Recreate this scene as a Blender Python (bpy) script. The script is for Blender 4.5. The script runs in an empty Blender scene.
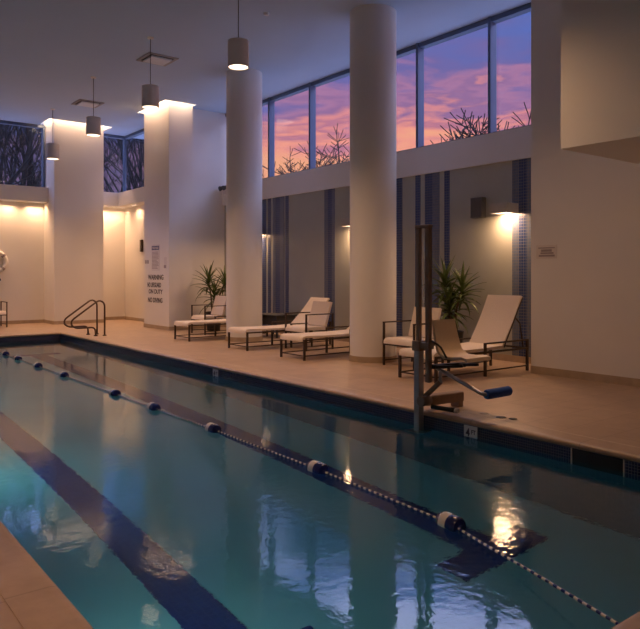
import bpy, bmesh, math, random
from mathutils import Vector, Matrix
random.seed(7)
PI = math.pi
S = bpy.context.scene
COL = S.collection
# ------------------------------------------------------------------ camera frame
TH = math.radians(37.9); SN, CS = math.sin(TH), math.cos(TH)
F, CX, HY, EYE = 685.0, 320.0, 274.0, 1.5
def wy(x, X):                       # Y on the plane X = const seen in column x of the photo
    u = (x - CX) / F
    return X * (CS - SN * u) / (SN + CS * u)
cam_d = bpy.data.cameras.new('camera'); cam = bpy.data.objects.new('camera', cam_d); COL.objects.link(cam)
cam.location = (0, 0, EYE); cam.rotation_euler = (PI / 2, 0, -TH)
cam_d.sensor_width = 36; cam_d.lens = 36 * F / 640; cam_d.shift_y = -(314.5 - HY) / 640
cam_d.clip_start = 0.02; cam_d.clip_end = 400
S.camera = cam

# ------------------------------------------------------------------ materials
def nt(name):
    m = bpy.data.materials.new(name); m.use_nodes = True
    t = m.node_tree; b = t.nodes['Principled BSDF']
    return m, t, b
def N(t, typ, **kw):
    n = t.nodes.new(typ)
    for k, v in kw.items():
        if hasattr(n, k): setattr(n, k, v)
        else: n.inputs[k.replace('_', ' ')].default_value = v
    return n
def rgb(c): return (c[0], c[1], c[2], 1)
def plain(name, c, rough=0.5, metal=0.0, var=0.06, scale=6.0, bump=0.0, spec=0.5):
    m, t, b = nt(name)
    tc = N(t, 'ShaderNodeTexCoord'); no = N(t, 'ShaderNodeTexNoise'); no.inputs['Scale'].default_value = scale; no.inputs['Detail'].default_value = 5
    t.links.new(tc.outputs['Object'], no.inputs['Vector'])
    r = N(t, 'ShaderNodeValToRGB'); r.color_ramp.elements[0].position = .3; r.color_ramp.elements[1].position = .7
    r.color_ramp.elements[0].color = rgb([x * (1 - var) for x in c]); r.color_ramp.elements[1].color = rgb([min(1, x * (1 + var)) for x in c])
    t.links.new(no.outputs['Fac'], r.inputs['Fac']); t.links.new(r.outputs['Color'], b.inputs['Base Color'])
    b.inputs['Roughness'].default_value = rough; b.inputs['Metallic'].default_value = metal; b.inputs['Specular IOR Level'].default_value = spec
    if bump:
        bp = N(t, 'ShaderNodeBump'); bp.inputs['Strength'].default_value = bump; bp.inputs['Distance'].default_value = .01
        t.links.new(no.outputs['Fac'], bp.inputs['Height']); t.links.new(bp.outputs['Normal'], b.inputs['Normal'])
    return m
def tiles(name, axes, c1, c2, grout, bw, bh, mortar, offset=0.0, rough=0.35, shift=(0, 0), vein=0.0, bump=0.15):
    m, t, b = nt(name)
    tc = N(t, 'ShaderNodeTexCoord'); sp = N(t, 'ShaderNodeSeparateXYZ'); cb = N(t, 'ShaderNodeCombineXYZ')
    t.links.new(tc.outputs['Object'], sp.inputs[0])
    for k, a in enumerate(axes):
        ad = N(t, 'ShaderNodeMath'); ad.operation = 'ADD'; ad.inputs[1].default_value = 50 + shift[k]
        t.links.new(sp.outputs[a], ad.inputs[0]); t.links.new(ad.outputs[0], cb.inputs[k])
    br = N(t, 'ShaderNodeTexBrick'); br.offset = offset; br.offset_frequency = 2; br.squash = 1
    br.inputs['Color1'].default_value = rgb(c1); br.inputs['Color2'].default_value = rgb(c2); br.inputs['Mortar'].default_value = rgb(grout)
    br.inputs['Scale'].default_value = 1; br.inputs['Mortar Size'].default_value = mortar; br.inputs['Mortar Smooth'].default_value = .1
    br.inputs['Bias'].default_value = 0; br.inputs['Brick Width'].default_value = bw; br.inputs['Row Height'].default_value = bh
    t.links.new(cb.outputs[0], br.inputs['Vector'])
    out = br.outputs['Color']
    if vein:
        no = N(t, 'ShaderNodeTexNoise'); no.inputs['Scale'].default_value = 3.5; no.inputs['Detail'].default_value = 8; no.inputs['Roughness'].default_value = .65
        t.links.new(tc.outputs['Object'], no.inputs['Vector'])
        r = N(t, 'ShaderNodeValToRGB'); r.color_ramp.elements[0].position = .3; r.color_ramp.elements[1].position = .72
        r.color_ramp.elements[0].color = (1 - vein, 1 - vein * 1.1, 1 - vein * 1.25, 1); r.color_ramp.elements[1].color = (1, 1, 1, 1)
        mx = N(t, 'ShaderNodeMix'); mx.data_type = 'RGBA'; mx.blend_type = 'MULTIPLY'; mx.inputs['Factor'].default_value = 1
        t.links.new(no.outputs['Fac'], r.inputs['Fac']); t.links.new(out, mx.inputs['A']); t.links.new(r.outputs['Color'], mx.inputs['B'])
        out = mx.outputs['Result']
    t.links.new(out, b.inputs['Base Color']); b.inputs['Roughness'].default_value = rough
    bp = N(t, 'ShaderNodeBump'); bp.invert = True; bp.inputs['Strength'].default_value = bump; bp.inputs['Distance'].default_value = .004
    t.links.new(br.outputs['Fac'], bp.inputs['Height']); t.links.new(bp.outputs['Normal'], b.inputs['Normal'])
    return m
def glow(name, c, s):
    m, t, b = nt(name); b.inputs['Base Color'].default_value = rgb(c)
    b.inputs['Emission Color'].default_value = rgb(c); b.inputs['Emission Strength'].default_value = s
    return m
WARM = (1.0, .57, .31)
MT = {}
MT['paint'] = plain('white_wall_paint', (.76, .735, .695), .75, 0, .015, 2)
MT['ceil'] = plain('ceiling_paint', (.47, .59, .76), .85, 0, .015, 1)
MT['olive'] = plain('grey_beige_wall', (.37, .375, .325), .6, 0, .04, 3)
MT['deck'] = tiles('stone_deck_tile', (0, 1), (.49, .35, .24), (.45, .318, .215), (.37, .26, .175), .61, .405, .006, .5, .42, (.1, .1), .2)
MT['coping'] = tiles('stone_coping', (0, 1), (.50, .36, .245), (.475, .34, .228), (.37, .27, .18), 1.22, 50, .006, 0, .4, (.3, 1), .25, .05)
MT['copingx'] = tiles('stone_coping_long', (1, 0), (.50, .36, .245), (.475, .34, .228), (.37, .27, .18), 1.22, 50, .006, 0, .4, (.3, 1), .25, .05)
MT['skirt'] = plain('stone_skirting', (.42, .32, .22), .5, 0, .1, 8)
MT['grout'] = plain('pale_joint', (.62, .52, .42), .7, 0, .05)
MT['navyX'] = tiles('navy_mosaic_side', (1, 2), (.012, .016, .05), (.02, .026, .075), (.14, .14, .17), .0254, .0254, .0022, 0, .22, (0, 0))
MT['navyY'] = tiles('navy_mosaic_end', (0, 2), (.012, .016, .05), (.02, .026, .075), (.14, .14, .17), .0254, .0254, .0022, 0, .22, (0, 0))
MT['stripe_dark'] = tiles('dark_blue_wall_mosaic', (1, 2), (.026, .045, .13), (.036, .06, .17), (.16, .17, .19), .05, .05, .0035, 0, .25)
MT['stripe_mid'] = tiles('slate_blue_wall_mosaic', (1, 2), (.10, .13, .20), (.125, .155, .23), (.19, .18, .18), .05, .05, .0035, 0, .25)
MT['lane'] = tiles('navy_lane_tile', (0, 1), (.012, .03, .20), (.017, .042, .26), (.03, .06, .24), .0508, .0508, .0035, 0, .3)
MT['plaster'] = plain('pale_pool_plaster', (.66, .80, .79), .7, 0, .03, 2)
MT['poolwall'] = tiles('shade_toned_pool_wall_tile', (1, 2), (.05, .10, .14), (.06, .12, .165), (.09, .14, .17), .0508, .0508, .003, 0, .4)  # kept this dark in colour so the walls look unlit despite the added lamps
MT['alu'] = plain('blue_grey_aluminium', (.11, .15, .23), .45, .3, .03)
MT['bronze'] = plain('bronze_metal', (.060, .040, .028), .45, .5, .1)
MT['steel'] = plain('brushed_steel', (.40, .38, .37), .38, .6, .1, 12)
MT['darksteel'] = plain('stained_steel', (.27, .19, .14), .45, .35, .15, 9)
MT['rail'] = plain('dark_handrail_metal', (.10, .065, .045), .3, .8, .1)
MT['sling'] = plain('cream_sling_fabric', (.74, .63, .52), .85, 0, .04, 60, .1)
MT['liftseat'] = plain('tan_moulded_plastic', (.56, .43, .30), .5, 0, .03)
MT['blue'] = plain('blue_foam', (.014, .07, .32), .7, 0, .1, 20, .1)
MT['black'] = plain('black_plastic', (.014, .013, .013), .45)
MT['dark'] = plain('dark_grey', (.035, .033, .03), .55)
MT['pendant'] = plain('pendant_shade_paint', (.74, .70, .66), .5, 0, .03)
MT['speaker'] = plain('speaker_grey', (.13, .125, .12), .6)
MT['soil'] = plain('potting_soil', (.03, .02, .012), .9, 0, .3, 40, .4)
MT['leaf'] = plain('green_leaf', (.085, .125, .028), .4, 0, .35, 14)
MT['cane'] = plain('plant_cane', (.13, .085, .045), .8, 0, .2, 30, .3)
MT['bark'] = plain('tree_bark', (.013, .009, .008), .9, 0, .2, 8)
MT['navy_pl'] = plain('navy_float_plastic', (.012, .022, .14), .22)
MT['white_pl'] = plain('white_float_plastic', (.72, .68, .62), .3)
MT['ring'] = plain('white_life_ring', (.82, .80, .77), .4)
MT['ink'] = plain('dark_sign_ink', (.035, .03, .045), .6)
MT['blueink'] = plain('blue_sign_ink', (.04, .05, .17), .5)
MT['greyink'] = plain('grey_sign_ink', (.34, .29, .29), .6)
MT['sign'] = plain('pale_sign_plate', (.66, .62, .60), .5, 0, .01)
MT['plaque'] = plain('plaque_metal', (.70, .65, .60), .6, 0, .01)
MT['vent'] = plain('vent_paint', (.72, .74, .78), .7)
MT['ventframe'] = plain('vent_frame_paint', (.36, .35, .35), .7)
MT['ground'] = plain('pale_bounce_ground', (.72, .74, .78), .95, 0, .2, 2)  # unseen ground made pale to bounce sky light up to the ceiling
MT['lens'] = glow('lamp_lens', (1.0, .74, .52), 2.2)
MT['strip'] = glow('led_strip', WARM, 4)
MT['added_poollens'] = glow('added_pool_lamp_lens', (.8, .97, 1.0), 3)
MT['grille'] = plain('speaker_grille', (.085, .08, .08), .7)
MT['sconce'] = plain('sconce_paint', (.40, .37, .33), .5)
MT['whitetile'] = plain('white_marker_tile', (.74, .72, .68), .35)
# glass panes: thin, mostly clear
def mk_glass():
    m = bpy.data.materials.new('window_glass'); m.use_nodes = True; t = m.node_tree; t.nodes.clear()
    o = N(t, 'ShaderNodeOutputMaterial'); tr = N(t, 'ShaderNodeBsdfTransparent'); tr.inputs[0].default_value = (.95, .96, .97, 1)
    gl = N(t, 'ShaderNodeBsdfGlossy'); gl.inputs['Roughness'].default_value = .02
    lw = N(t, 'ShaderNodeLayerWeight'); lw.inputs['Blend'].default_value = .5; mx = N(t, 'ShaderNodeMixShader')
    fr = N(t, 'ShaderNodeMapRange'); fr.inputs[1].default_value = .4; fr.inputs[2].default_value = 1; fr.inputs[3].default_value = .03; fr.inputs[4].default_value = .25
    t.links.new(lw.outputs['Facing'], fr.inputs[0]); t.links.new(fr.outputs[0], mx.inputs[0]); t.links.new(tr.outputs[0], mx.inputs[1]); t.links.new(gl.outputs[0], mx.inputs[2]); t.links.new(mx.outputs[0], o.inputs[0])
    return m
MT['glass'] = mk_glass()
def mk_water():
    m = bpy.data.materials.new('pool_water'); m.use_nodes = True; t = m.node_tree; t.nodes.clear()
    o = N(t, 'ShaderNodeOutputMaterial'); re = N(t, 'ShaderNodeBsdfRefraction'); re.inputs['IOR'].default_value = 1.33; re.inputs['Roughness'].default_value = 0
    gl = N(t, 'ShaderNodeBsdfGlossy'); gl.inputs['Roughness'].default_value = 0
    fr = N(t, 'ShaderNodeFresnel'); fr.inputs['IOR'].default_value = 1.34; mx = N(t, 'ShaderNodeMixShader')
    tc = N(t, 'ShaderNodeTexCoord'); mp = N(t, 'ShaderNodeMapping'); mp.inputs['Scale'].default_value = (1, 1, 1)
    n1 = N(t, 'ShaderNodeTexNoise'); n1.inputs['Scale'].default_value = 2.2; n1.inputs['Detail'].default_value = 2
    n2 = N(t, 'ShaderNodeTexNoise'); n2.inputs['Scale'].default_value = 13; n2.inputs['Detail'].default_value = 4
    n3 = N(t, 'ShaderNodeTexNoise'); n3.inputs['Scale'].default_value = .55; n3.inputs['Detail'].default_value = 1
    t.links.new(tc.outputs['Object'], mp.inputs[0])
    for n in (n1, n2, n3): t.links.new(mp.outputs[0], n.inputs['Vector'])
    rp = N(t, 'ShaderNodeMapRange'); rp.inputs[1].default_value = .42; rp.inputs[2].default_value = .62; rp.inputs[3].default_value = .4; rp.inputs[4].default_value = 1
    t.links.new(n3.outputs[0], rp.inputs[0])
    mu = N(t, 'ShaderNodeMath'); mu.operation = 'MULTIPLY'; t.links.new(n2.outputs[0], mu.inputs[0]); t.links.new(rp.outputs[0], mu.inputs[1])
    m2 = N(t, 'ShaderNodeMath'); m2.operation = 'MULTIPLY'; m2.inputs[1].default_value = .56; t.links.new(mu.outputs[0], m2.inputs[0])
    ad = N(t, 'ShaderNodeMath'); ad.operation = 'ADD'; n1b = N(t, 'ShaderNodeMath'); n1b.operation = 'MULTIPLY'; n1b.inputs[1].default_value = .28; t.links.new(n1.outputs[0], n1b.inputs[0]); t.links.new(n1b.outputs[0], ad.inputs[0]); t.links.new(m2.outputs[0], ad.inputs[1])
    bp = N(t, 'ShaderNodeBump'); bp.inputs['Strength'].default_value = 1; bp.inputs['Distance'].default_value = .004
    t.links.new(ad.outputs[0], bp.inputs['Height'])
    for n in (re, gl, fr): t.links.new(bp.outputs[0], n.inputs['Normal'])
    t.links.new(fr.outputs[0], mx.inputs[0]); t.links.new(re.outputs[0], mx.inputs[1]); t.links.new(gl.outputs[0], mx.inputs[2]); t.links.new(mx.outputs[0], o.inputs[0])
    va = N(t, 'ShaderNodeVolumeAbsorption'); va.inputs['Color'].default_value = (.20, .76, .80, 1); va.inputs['Density'].default_value = .42
    t.links.new(va.outputs[0], o.inputs['Volume'])
    return m
MT['water'] = mk_water()

# ------------------------------------------------------------------ mesh helpers
def box(bm, x0, x1, y0, y1, z0, z1, bev=0.0, mi=0):
    mtx = Matrix.Translation(((x0 + x1) / 2, (y0 + y1) / 2, (z0 + z1) / 2)) @ Matrix.Diagonal((abs(x1 - x0), abs(y1 - y0), abs(z1 - z0), 1))
    r = bmesh.ops.create_cube(bm, size=1, matrix=mtx)
    fs = {f for v in r['verts'] for f in v.link_faces}
    for f in fs: f.material_index = mi
    if bev:
        es = {e for v in r['verts'] for e in v.link_edges}
        bmesh.ops.bevel(bm, geom=list(es), offset=bev, segments=2, profile=.6, affect='EDGES')
    return bm
def bar(bm, a, b, w, h=None, bev=0.0):             # rectangular bar between two points
    a, b = Vector(a), Vector(b); h = h or w; d = b - a
    q = d.to_track_quat('X', 'Z').to_matrix().to_4x4()
    mtx = Matrix.Translation((a + b) / 2) @ q @ Matrix.Diagonal((d.length, w, h, 1))
    r = bmesh.ops.create_cube(bm, size=1, matrix=mtx)
    if bev:
        es = {e for v in r['verts'] for e in v.link_edges}
        bmesh.ops.bevel(bm, geom=list(es), offset=bev, segments=1, affect='EDGES')
    return bm
def tube(bm, pts, r, n=8, caps=True, mi=0, mats=None):
    pts = [Vector(p) for p in pts]; rings = []
    rs = r if isinstance(r, (list, tuple)) else [r] * len(pts)
    up = Vector((0, 0, 1)); prev = None
    for i, p in enumerate(pts):
        d = (pts[min(i + 1, len(pts) - 1)] - pts[max(i - 1, 0)]).normalized()
        if prev is None:
            a = d.cross(up) if abs(d.z) < .95 else d.cross(Vector((1, 0, 0)))
        else: a = prev - d * prev.dot(d)
        a.normalize(); b = d.cross(a); prev = a
        rings.append([bm.verts.new(p + (a * math.cos(2 * PI * k / n) + b * math.sin(2 * PI * k / n)) * rs[i]) for k in range(n)])
    for i in range(len(rings) - 1):
        for k in range(n):
            f = bm.faces.new((rings[i][k], rings[i][(k + 1) % n], rings[i + 1][(k + 1) % n], rings[i + 1][k]))
            f.material_index = mats[i] if mats else mi; f.smooth = True
    if caps:
        for ring in (rings[0][::-1], rings[-1]):
            f = bm.faces.new(ring); f.material_index = mi
    return bm
def lathe(bm, prof, n=32, c=(0, 0, 0), mats=None):
    rings = []
    for (r, z) in prof:
        if r < 1e-6: rings.append([bm.verts.new((c[0], c[1], c[2] + z))])
        else: rings.append([bm.verts.new((c[0] + r * math.cos(2 * PI * k / n), c[1] + r * math.sin(2 * PI * k / n), c[2] + z)) for k in range(n)])
    for i in range(len(rings) - 1):
        A, B = rings[i], rings[i + 1]
        for k in range(n):
            k2 = (k + 1) % n
            if len(A) == 1 and len(B) == 1: continue
            if len(A) == 1: f = bm.faces.new((A[0], B[k2], B[k]))
            elif len(B) == 1: f = bm.faces.new((A[k], A[k2], B[0]))
            else: f = bm.faces.new((A[k], A[k2], B[k2], B[k]))
            f.smooth = True
            if mats: f.material_index = mats[i]
    return bm
def arc(pts, k, r, n=6):                             # round corner k of a polyline
    p0, p, p1 = Vector(pts[k - 1]), Vector(pts[k]), Vector(pts[k + 1])
    a = (p0 - p).normalized(); b = (p1 - p).normalized()
    out = []
    for i in range(n + 1):
        s = i / n
        out.append((p + a * r) * (1 - s) ** 2 + p * 2 * s * (1 - s) + (p + b * r) * s ** 2)
    return out
def rounded(pts, r, n=6):
    out = [Vector(pts[0])]
    for k in range(1, len(pts) - 1): out += arc(pts, k, r if not isinstance(r, (list, tuple)) else r[k - 1], n)
    out.append(Vector(pts[-1])); return out
def slab(bm, prof, y0, y1, th, bev=.012):            # a bent sheet: profile of (x, z) points extruded along y with a thickness
    P = [Vector((p[0], 0, p[1])) for p in prof]; top = []; bot = []
    for i, p in enumerate(P):
        d = (P[min(i + 1, len(P) - 1)] - P[max(i - 1, 0)]).normalized()
        nrm = Vector((-d.z, 0, d.x)); top.append(p + nrm * th / 2); bot.append(p - nrm * th / 2)
    loop = top + bot[::-1]; n = len(loop)
    A = [bm.verts.new((v.x, y0, v.z)) for v in loop]; B = [bm.verts.new((v.x, y1, v.z)) for v in loop]
    for k in range(n): bm.faces.new((A[k], A[(k + 1) % n], B[(k + 1) % n], B[k]))
    m = len(P)
    for i in range(m - 1):
        bm.faces.new((A[i + 1], A[i], A[n - 1 - i], A[n - 2 - i])); bm.faces.new((B[i], B[i + 1], B[n - 2 - i], B[n - 1 - i]))
    return bm
def mesh(name, bm, mats, parent=None, smooth=None, kind=None, label=None, cat=None, group=None):
    bmesh.ops.recalc_face_normals(bm, faces=bm.faces[:])
    me = bpy.data.meshes.new(name); bm.to_mesh(me); bm.free()
    for m in (mats if isinstance(mats, (list, tuple)) else [mats]): me.materials.append(MT[m] if isinstance(m, str) else m)
    o = bpy.data.objects.new(name, me); COL.objects.link(o)
    if parent: o.parent = parent
    if smooth is not None:
        for p in me.polygons: p.use_smooth = True
        if smooth: me.set_sharp_from_angle(angle=math.radians(smooth))
    if kind: o['kind'] = kind
    tag(o, label, cat, group)
    return o
def tag(o, label=None, cat=None, group=None):
    if label: o['label'] = label
    if cat: o['category'] = cat
    if group: o['group'] = group
    return o
def thing(name, label, cat, loc=(0, 0, 0), rz=0.0, group=None, kind=None):
    o = bpy.data.objects.new(name, None); COL.objects.link(o); o.location = loc; o.rotation_euler = (0, 0, rz)
    o.empty_display_size = .1
    if kind: o['kind'] = kind
    return tag(o, label, cat, group)
def B(): return bmesh.new()
def kids(o): return [c for c in ALL if c.parent == o]
def dup(root, loc, rz, label):
    global ALL
    ALL = list(bpy.data.objects)
    r = root.copy(); COL.objects.link(r); r.location = loc; r.rotation_euler = (0, 0, rz); r['label'] = label
    for ch in kids(root):
        c = ch.copy(); COL.objects.link(c); c.parent = r
        for g in kids(ch):
            d = g.copy(); COL.objects.link(d); d.parent = c
    return r
def text_bm(body, width, height):                    # flat letters with a little thickness, x right, y up, centred
    cu = bpy.data.curves.new('t', 'FONT'); cu.body = body; cu.size = 1; cu.extrude = .01; cu.offset = .025
    o = bpy.data.objects.new('t', cu); COL.objects.link(o)
    me = bpy.data.meshes.new_from_object(o.evaluated_get(bpy.context.evaluated_depsgraph_get()))
    bm = bmesh.new(); bm.from_mesh(me)
    bpy.data.objects.remove(o); bpy.data.meshes.remove(me); bpy.data.curves.remove(cu)
    xs = [v.co.x for v in bm.verts]; ys = [v.co.y for v in bm.verts]; x0, x1, y0, y1 = min(xs), max(xs), min(ys), max(ys)
    for v in bm.verts: v.co = Vector(((v.co.x - (x0 + x1) / 2) * width / (x1 - x0), (v.co.y - (y0 + y1) / 2) * height / (y1 - y0), v.co.z * .15))
    return bm
def onX(bm, X, Y, Z):                                # stand a flat x/y drawing on a wall that faces -X
    for v in bm.verts: v.co = Vector((X - v.co.z, Y - v.co.x, Z + v.co.y))
    return bm
def area(name, loc, sx, sy, power, col=WARM, rot=(0, 0, 0), spread=PI):
    d = bpy.data.lights.new(name, 'AREA'); d.shape = 'RECTANGLE'; d.size = sx; d.size_y = sy; d.energy = power; d.color = col; d.spread = spread
    o = bpy.data.objects.new(name, d); COL.objects.link(o); o.location = loc; o.rotation_euler = rot; return o
def spot(name, loc, power, angle, blend=.6, r=.05, col=WARM, rot=(0, 0, 0)):
    d = bpy.data.lights.new(name, 'SPOT'); d.energy = power; d.spot_size = angle; d.spot_blend = blend; d.shadow_soft_size = r; d.color = col
    o = bpy.data.objects.new(name, d); COL.objects.link(o); o.location = loc; o.rotation_euler = rot; return o

# ------------------------------------------------------------------ the room
CEIL = 6.05
WX = 9.8                      # striped wall and clerestory
PX0, PX1, PY0, PY1 = 1.04, 5.54, 1.55, 18.0          # pool, inner edge of the coping
X0, X1, Y0, Y1 = -2.5, 10.1, -3.0, 21.9
CW = .25; H = CW + .015
WATER, BOT = -.17, -1.65
def rect_ring(bm, x0, x1, y0, y1, hx0, hx1, hy0, hy1, z0, z1):
    box(bm, x0, hx0, y0, y1, z0, z1); box(bm, hx1, x1, y0, y1, z0, z1)
    box(bm, hx0, hx1, y0, hy0, z0, z1); box(bm, hx0, hx1, hy1, y1, z0, z1)
    return bm
mesh('floor', rect_ring(B(), X0, X1 + .1, Y0, Y1 + .4, PX0 - CW, PX1 + H, PY0 - CW, PY1 + CW, -.2, 0), 'deck', kind='structure')
# coping: bullnose profile run round the pool, split at the mitres
prof = [(.025, -.06), (.006, -.052), (0, -.036), (.002, -.02), (.012, -.006), (.03, .001), (.05, .004), (CW, .004), (CW, -.06)]
def coping(bm, side):
    ends = []
    for e in (0, 1):
        ring = []
        for (o, z) in prof:
            if side == 'l': p = (PX0 - o, (PY0 - o) if e == 0 else (PY1 + o), z)
            if side == 'r': p = (PX1 + o, (PY0 - o) if e == 0 else (PY1 + o), z)
            if side == 'n': p = ((PX0 - o) if e == 0 else (PX1 + o), PY0 - o, z)
            if side == 'f': p = ((PX0 - o) if e == 0 else (PX1 + o), PY1 + o, z)
            ring.append(bm.verts.new(p))
        ends.append(ring)
    n = len(prof)
    for k in range(n): bm.faces.new((ends[0][k], ends[0][(k + 1) % n], ends[1][(k + 1) % n], ends[1][k]))
    bm.faces.new(ends[0]); bm.faces.new(ends[1][::-1]); return bm
for k, s in enumerate('lrnf'):
    mesh('trim_%d' % (k + 1), coping(B(), s), 'copingx' if s in 'lr' else 'coping', smooth=40, kind='structure', label='stone pool coping')
mesh('trim_5', box(B(), PX1 + CW, PX1 + H, PY0 - H, PY1 + H, -.05, .005), 'grout', kind='structure', label='pale joint along the right pool coping')
T = .02
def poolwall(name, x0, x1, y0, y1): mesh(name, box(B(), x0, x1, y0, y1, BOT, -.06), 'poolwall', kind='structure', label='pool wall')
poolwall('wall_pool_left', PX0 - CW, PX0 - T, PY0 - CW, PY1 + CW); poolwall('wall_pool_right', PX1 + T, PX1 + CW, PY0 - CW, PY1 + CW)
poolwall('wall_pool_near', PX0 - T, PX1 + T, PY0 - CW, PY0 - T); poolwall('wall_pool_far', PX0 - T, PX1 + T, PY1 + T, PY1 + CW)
mesh('floor_pool', box(B(), PX0 - CW, PX1 + CW, PY0 - CW, PY1 + CW, BOT - .2, BOT), 'plaster', kind='structure', label='pale pool floor')
# mosaic band at the waterline, broken by the skimmer mouth on the right
SKY0, SKY1 = 2.97, 3.47
TB = -.30
b = B(); box(b, PX1 + T - .006, PX1 + T + .004, PY0 - T, SKY0, TB, -.0605); box(b, PX1 + T - .006, PX1 + T + .004, SKY1, PY1 + T, TB, -.0605)
mesh('trim_6', b, 'navyX', kind='structure', label='navy mosaic waterline band')
mesh('trim_7', box(B(), PX0 - T - .004, PX0 - T + .006, PY0 - T, PY1 + T, TB, -.0605), 'navyX', kind='structure', label='navy mosaic waterline band')
mesh('trim_8', box(B(), PX0 - T, PX1 + T, PY1 + T - .006, PY1 + T + .004, TB, -.0605), 'navyY', kind='structure', label='navy mosaic waterline band')
mesh('trim_9', box(B(), PX0 - T, PX1 + T, PY0 - T - .004, PY0 - T + .006, TB, -.0605), 'navyY', kind='structure', label='navy mosaic waterline band')
# lane markings on the pool floor
def lane(cx):
    b = B(); w = .17; t = BOT + .006
    box(b, cx - w, cx + w, 3.66, 16.2, BOT - .002, t); box(b, cx - .525, cx + .525, 3.34, 3.66, BOT - .002, t); box(b, cx - .525, cx + .525, 16.2, 16.52, BOT - .002, t)
    return b
mesh('trim_10', lane(2.24), 'lane', kind='structure', label='navy lane marking nearest the left edge of the pool')
mesh('trim_11', lane(4.51), 'lane', kind='structure', label='navy lane marking under the right lane')
mesh('pool_water', box(B(), PX0 - T - .0004, PX1 + T + .0004, PY0 - T - .0004, PY1 + T + .0004, BOT - .0004, WATER), 'water', kind='stuff', label='teal pool water with fine ripples', cat='water')
# walls
P1 = (6.26, 7.75, 20.87); P2 = (8.0, 8.7, 16.8, 18.4)
mesh('wall_left', box(B(), X0 - .2, X0, Y0 - .2, Y1 + .6, -.2, CEIL + .6), 'paint', kind='structure')
mesh('wall_back', box(B(), X0, 10.3, Y0 - .2, Y0, -.2, CEIL + .6), 'paint', kind='structure')
RWX = 8.92; RWY = 6.24
mesh('wall_right', box(B(), RWX, 10.3, Y0, RWY, -.2, CEIL + .6), 'paint', kind='structure')
AX = 8.85                      # alcove side wall
BZ0, BZ1 = 3.68, 4.12
mesh('wall_far', box(B(), X0, AX + .3, Y1, Y1 + .2, -.2, BZ1 - .02), 'paint', kind='structure')
mesh('wall_alcove', box(B(), AX, AX + .3, P2[3], Y1, -.2, BZ1 - .02), 'paint', kind='structure')
b = B(); box(b, P2[1], WX + .3, 17.0, P2[3], -.2, CEIL + .6)
mesh('wall_end', b, 'paint', kind='structure')
mesh('wall_striped', box(B(), WX, WX + .3, RWY, 17.0, -.2, 3.44), 'olive', kind='structure')
SILL = 3.97
mesh('trim_12', box(B(), WX - .06, WX + .3, RWY, 17.0, 3.44, SILL), 'paint', kind='structure', label='white beam under the sunset window')
# bulkhead (deep sill) round the far corner
mesh('trim_13', box(B(), X0, P1[0], 21.45, Y1, BZ0, BZ1), 'paint', kind='structure', label='white bulkhead under the far left window')
b = B(); box(b, P1[1], AX, 21.45, Y1, BZ0, BZ1); box(b, 8.45, AX, P2[3], 21.45, BZ0, BZ1)
mesh('trim_14', b, 'paint', kind='structure', label='white bulkhead round the alcove corner')
# square pillars
b = mesh('pillar', box(B(), P1[0], P1[1], P1[2], Y1, -.1, CEIL + .5, .006), 'paint', kind='structure', label='wide white square pillar at the far wall')
mesh('pillar_skirting', box(B(), P1[0] - .015, P1[1] + .015, P1[2] - .015, Y1, 0, .1), 'skirt', parent=b, kind='structure')
b = mesh('pillar', box(B(), P2[0], P2[1], P2[2], P2[3], -.1, CEIL + .5, .006), 'paint', kind='structure', label='white square pillar carrying the pool rules')
mesh('pillar_skirting', box(B(), P2[0] - .015, P2[1], P2[2] - .015, P2[3], 0, .1), 'skirt', parent=b, kind='structure')
for nm, (x, y) in zip(('near', 'far'), ((8.06, 8.85), (8.18, 13.3))):
    bm = B(); lathe(bm, [(0, -.1), (.405, -.1), (.405, CEIL + .1), (0, CEIL + .1)], 64, (x, y, 0))
    c = mesh('column', bm, 'paint', smooth=40, kind='structure', label='round white column ' + ('behind the pool lift' if nm == 'near' else 'beside the farther loungers'))
    bm = B(); lathe(bm, [(.40, 0), (.42, 0), (.42, .1), (.40, .1)], 64, (x, y, 0)); mesh('column_skirting', bm, 'skirt', parent=c, smooth=40, kind='structure')
# skirtings
mesh('baseboard_right', box(B(), RWX - .015, RWX, Y0, RWY, 0, .11), 'skirt', kind='structure')
mesh('baseboard_striped', box(B(), WX - .015, WX, RWY, 17.0, 0, .11), 'skirt', kind='structure')
mesh('baseboard_far', box(B(), X0, AX, Y1 - .015, Y1, 0, .1), 'skirt', kind='structure')
mesh('baseboard_alcove', box(B(), AX - .015, AX, P2[3], Y1 - .015, 0, .1), 'skirt', kind='structure')
mesh('baseboard_end', box(B(), P2[1], WX - .015, 16.985, 17.0, 0, .1), 'skirt', kind='structure')
# mezzanine bulkhead over the near right deck
mesh('ceiling_bulkhead', box(B(), 6.69, RWX, Y0, 4.3, 2.87, CEIL), 'paint', kind='structure', label='dropped bulkhead over the right hand deck')
# mosaic stripes on the right wall
k = 14
for (a, c, m) in ((261.5, 266.3, 'dark'), (268, 271, 'dark'), (273, 275, 'mid'), (275.4, 280, 'dark'), (280, 284.5, 'mid'), (285.5, 288.8, 'dark'), (324.5, 328, 'mid'), (328, 332, 'dark'), (332, 335, 'mid'),
                  (378, 384, 'dark'), (396.4, 402.4, 'dark'), (415.5, 420.5, 'dark'), (425, 432.5, 'dark'), (432.5, 439.6, 'mid'), (444.4, 449.7, 'dark'), (512.4, 519.4, 'mid'), (519.4, 527, 'dark'), (527, 536, 'mid')):
    k += 1
    y1, y0 = wy(a, WX), wy(c, WX)
    mesh('trim_%d' % k, box(B(), WX - .006, WX + .002, max(y0, RWY), y1, .11, 3.44), 'stripe_' + m, kind='structure', label='vertical blue mosaic stripe')
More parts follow.
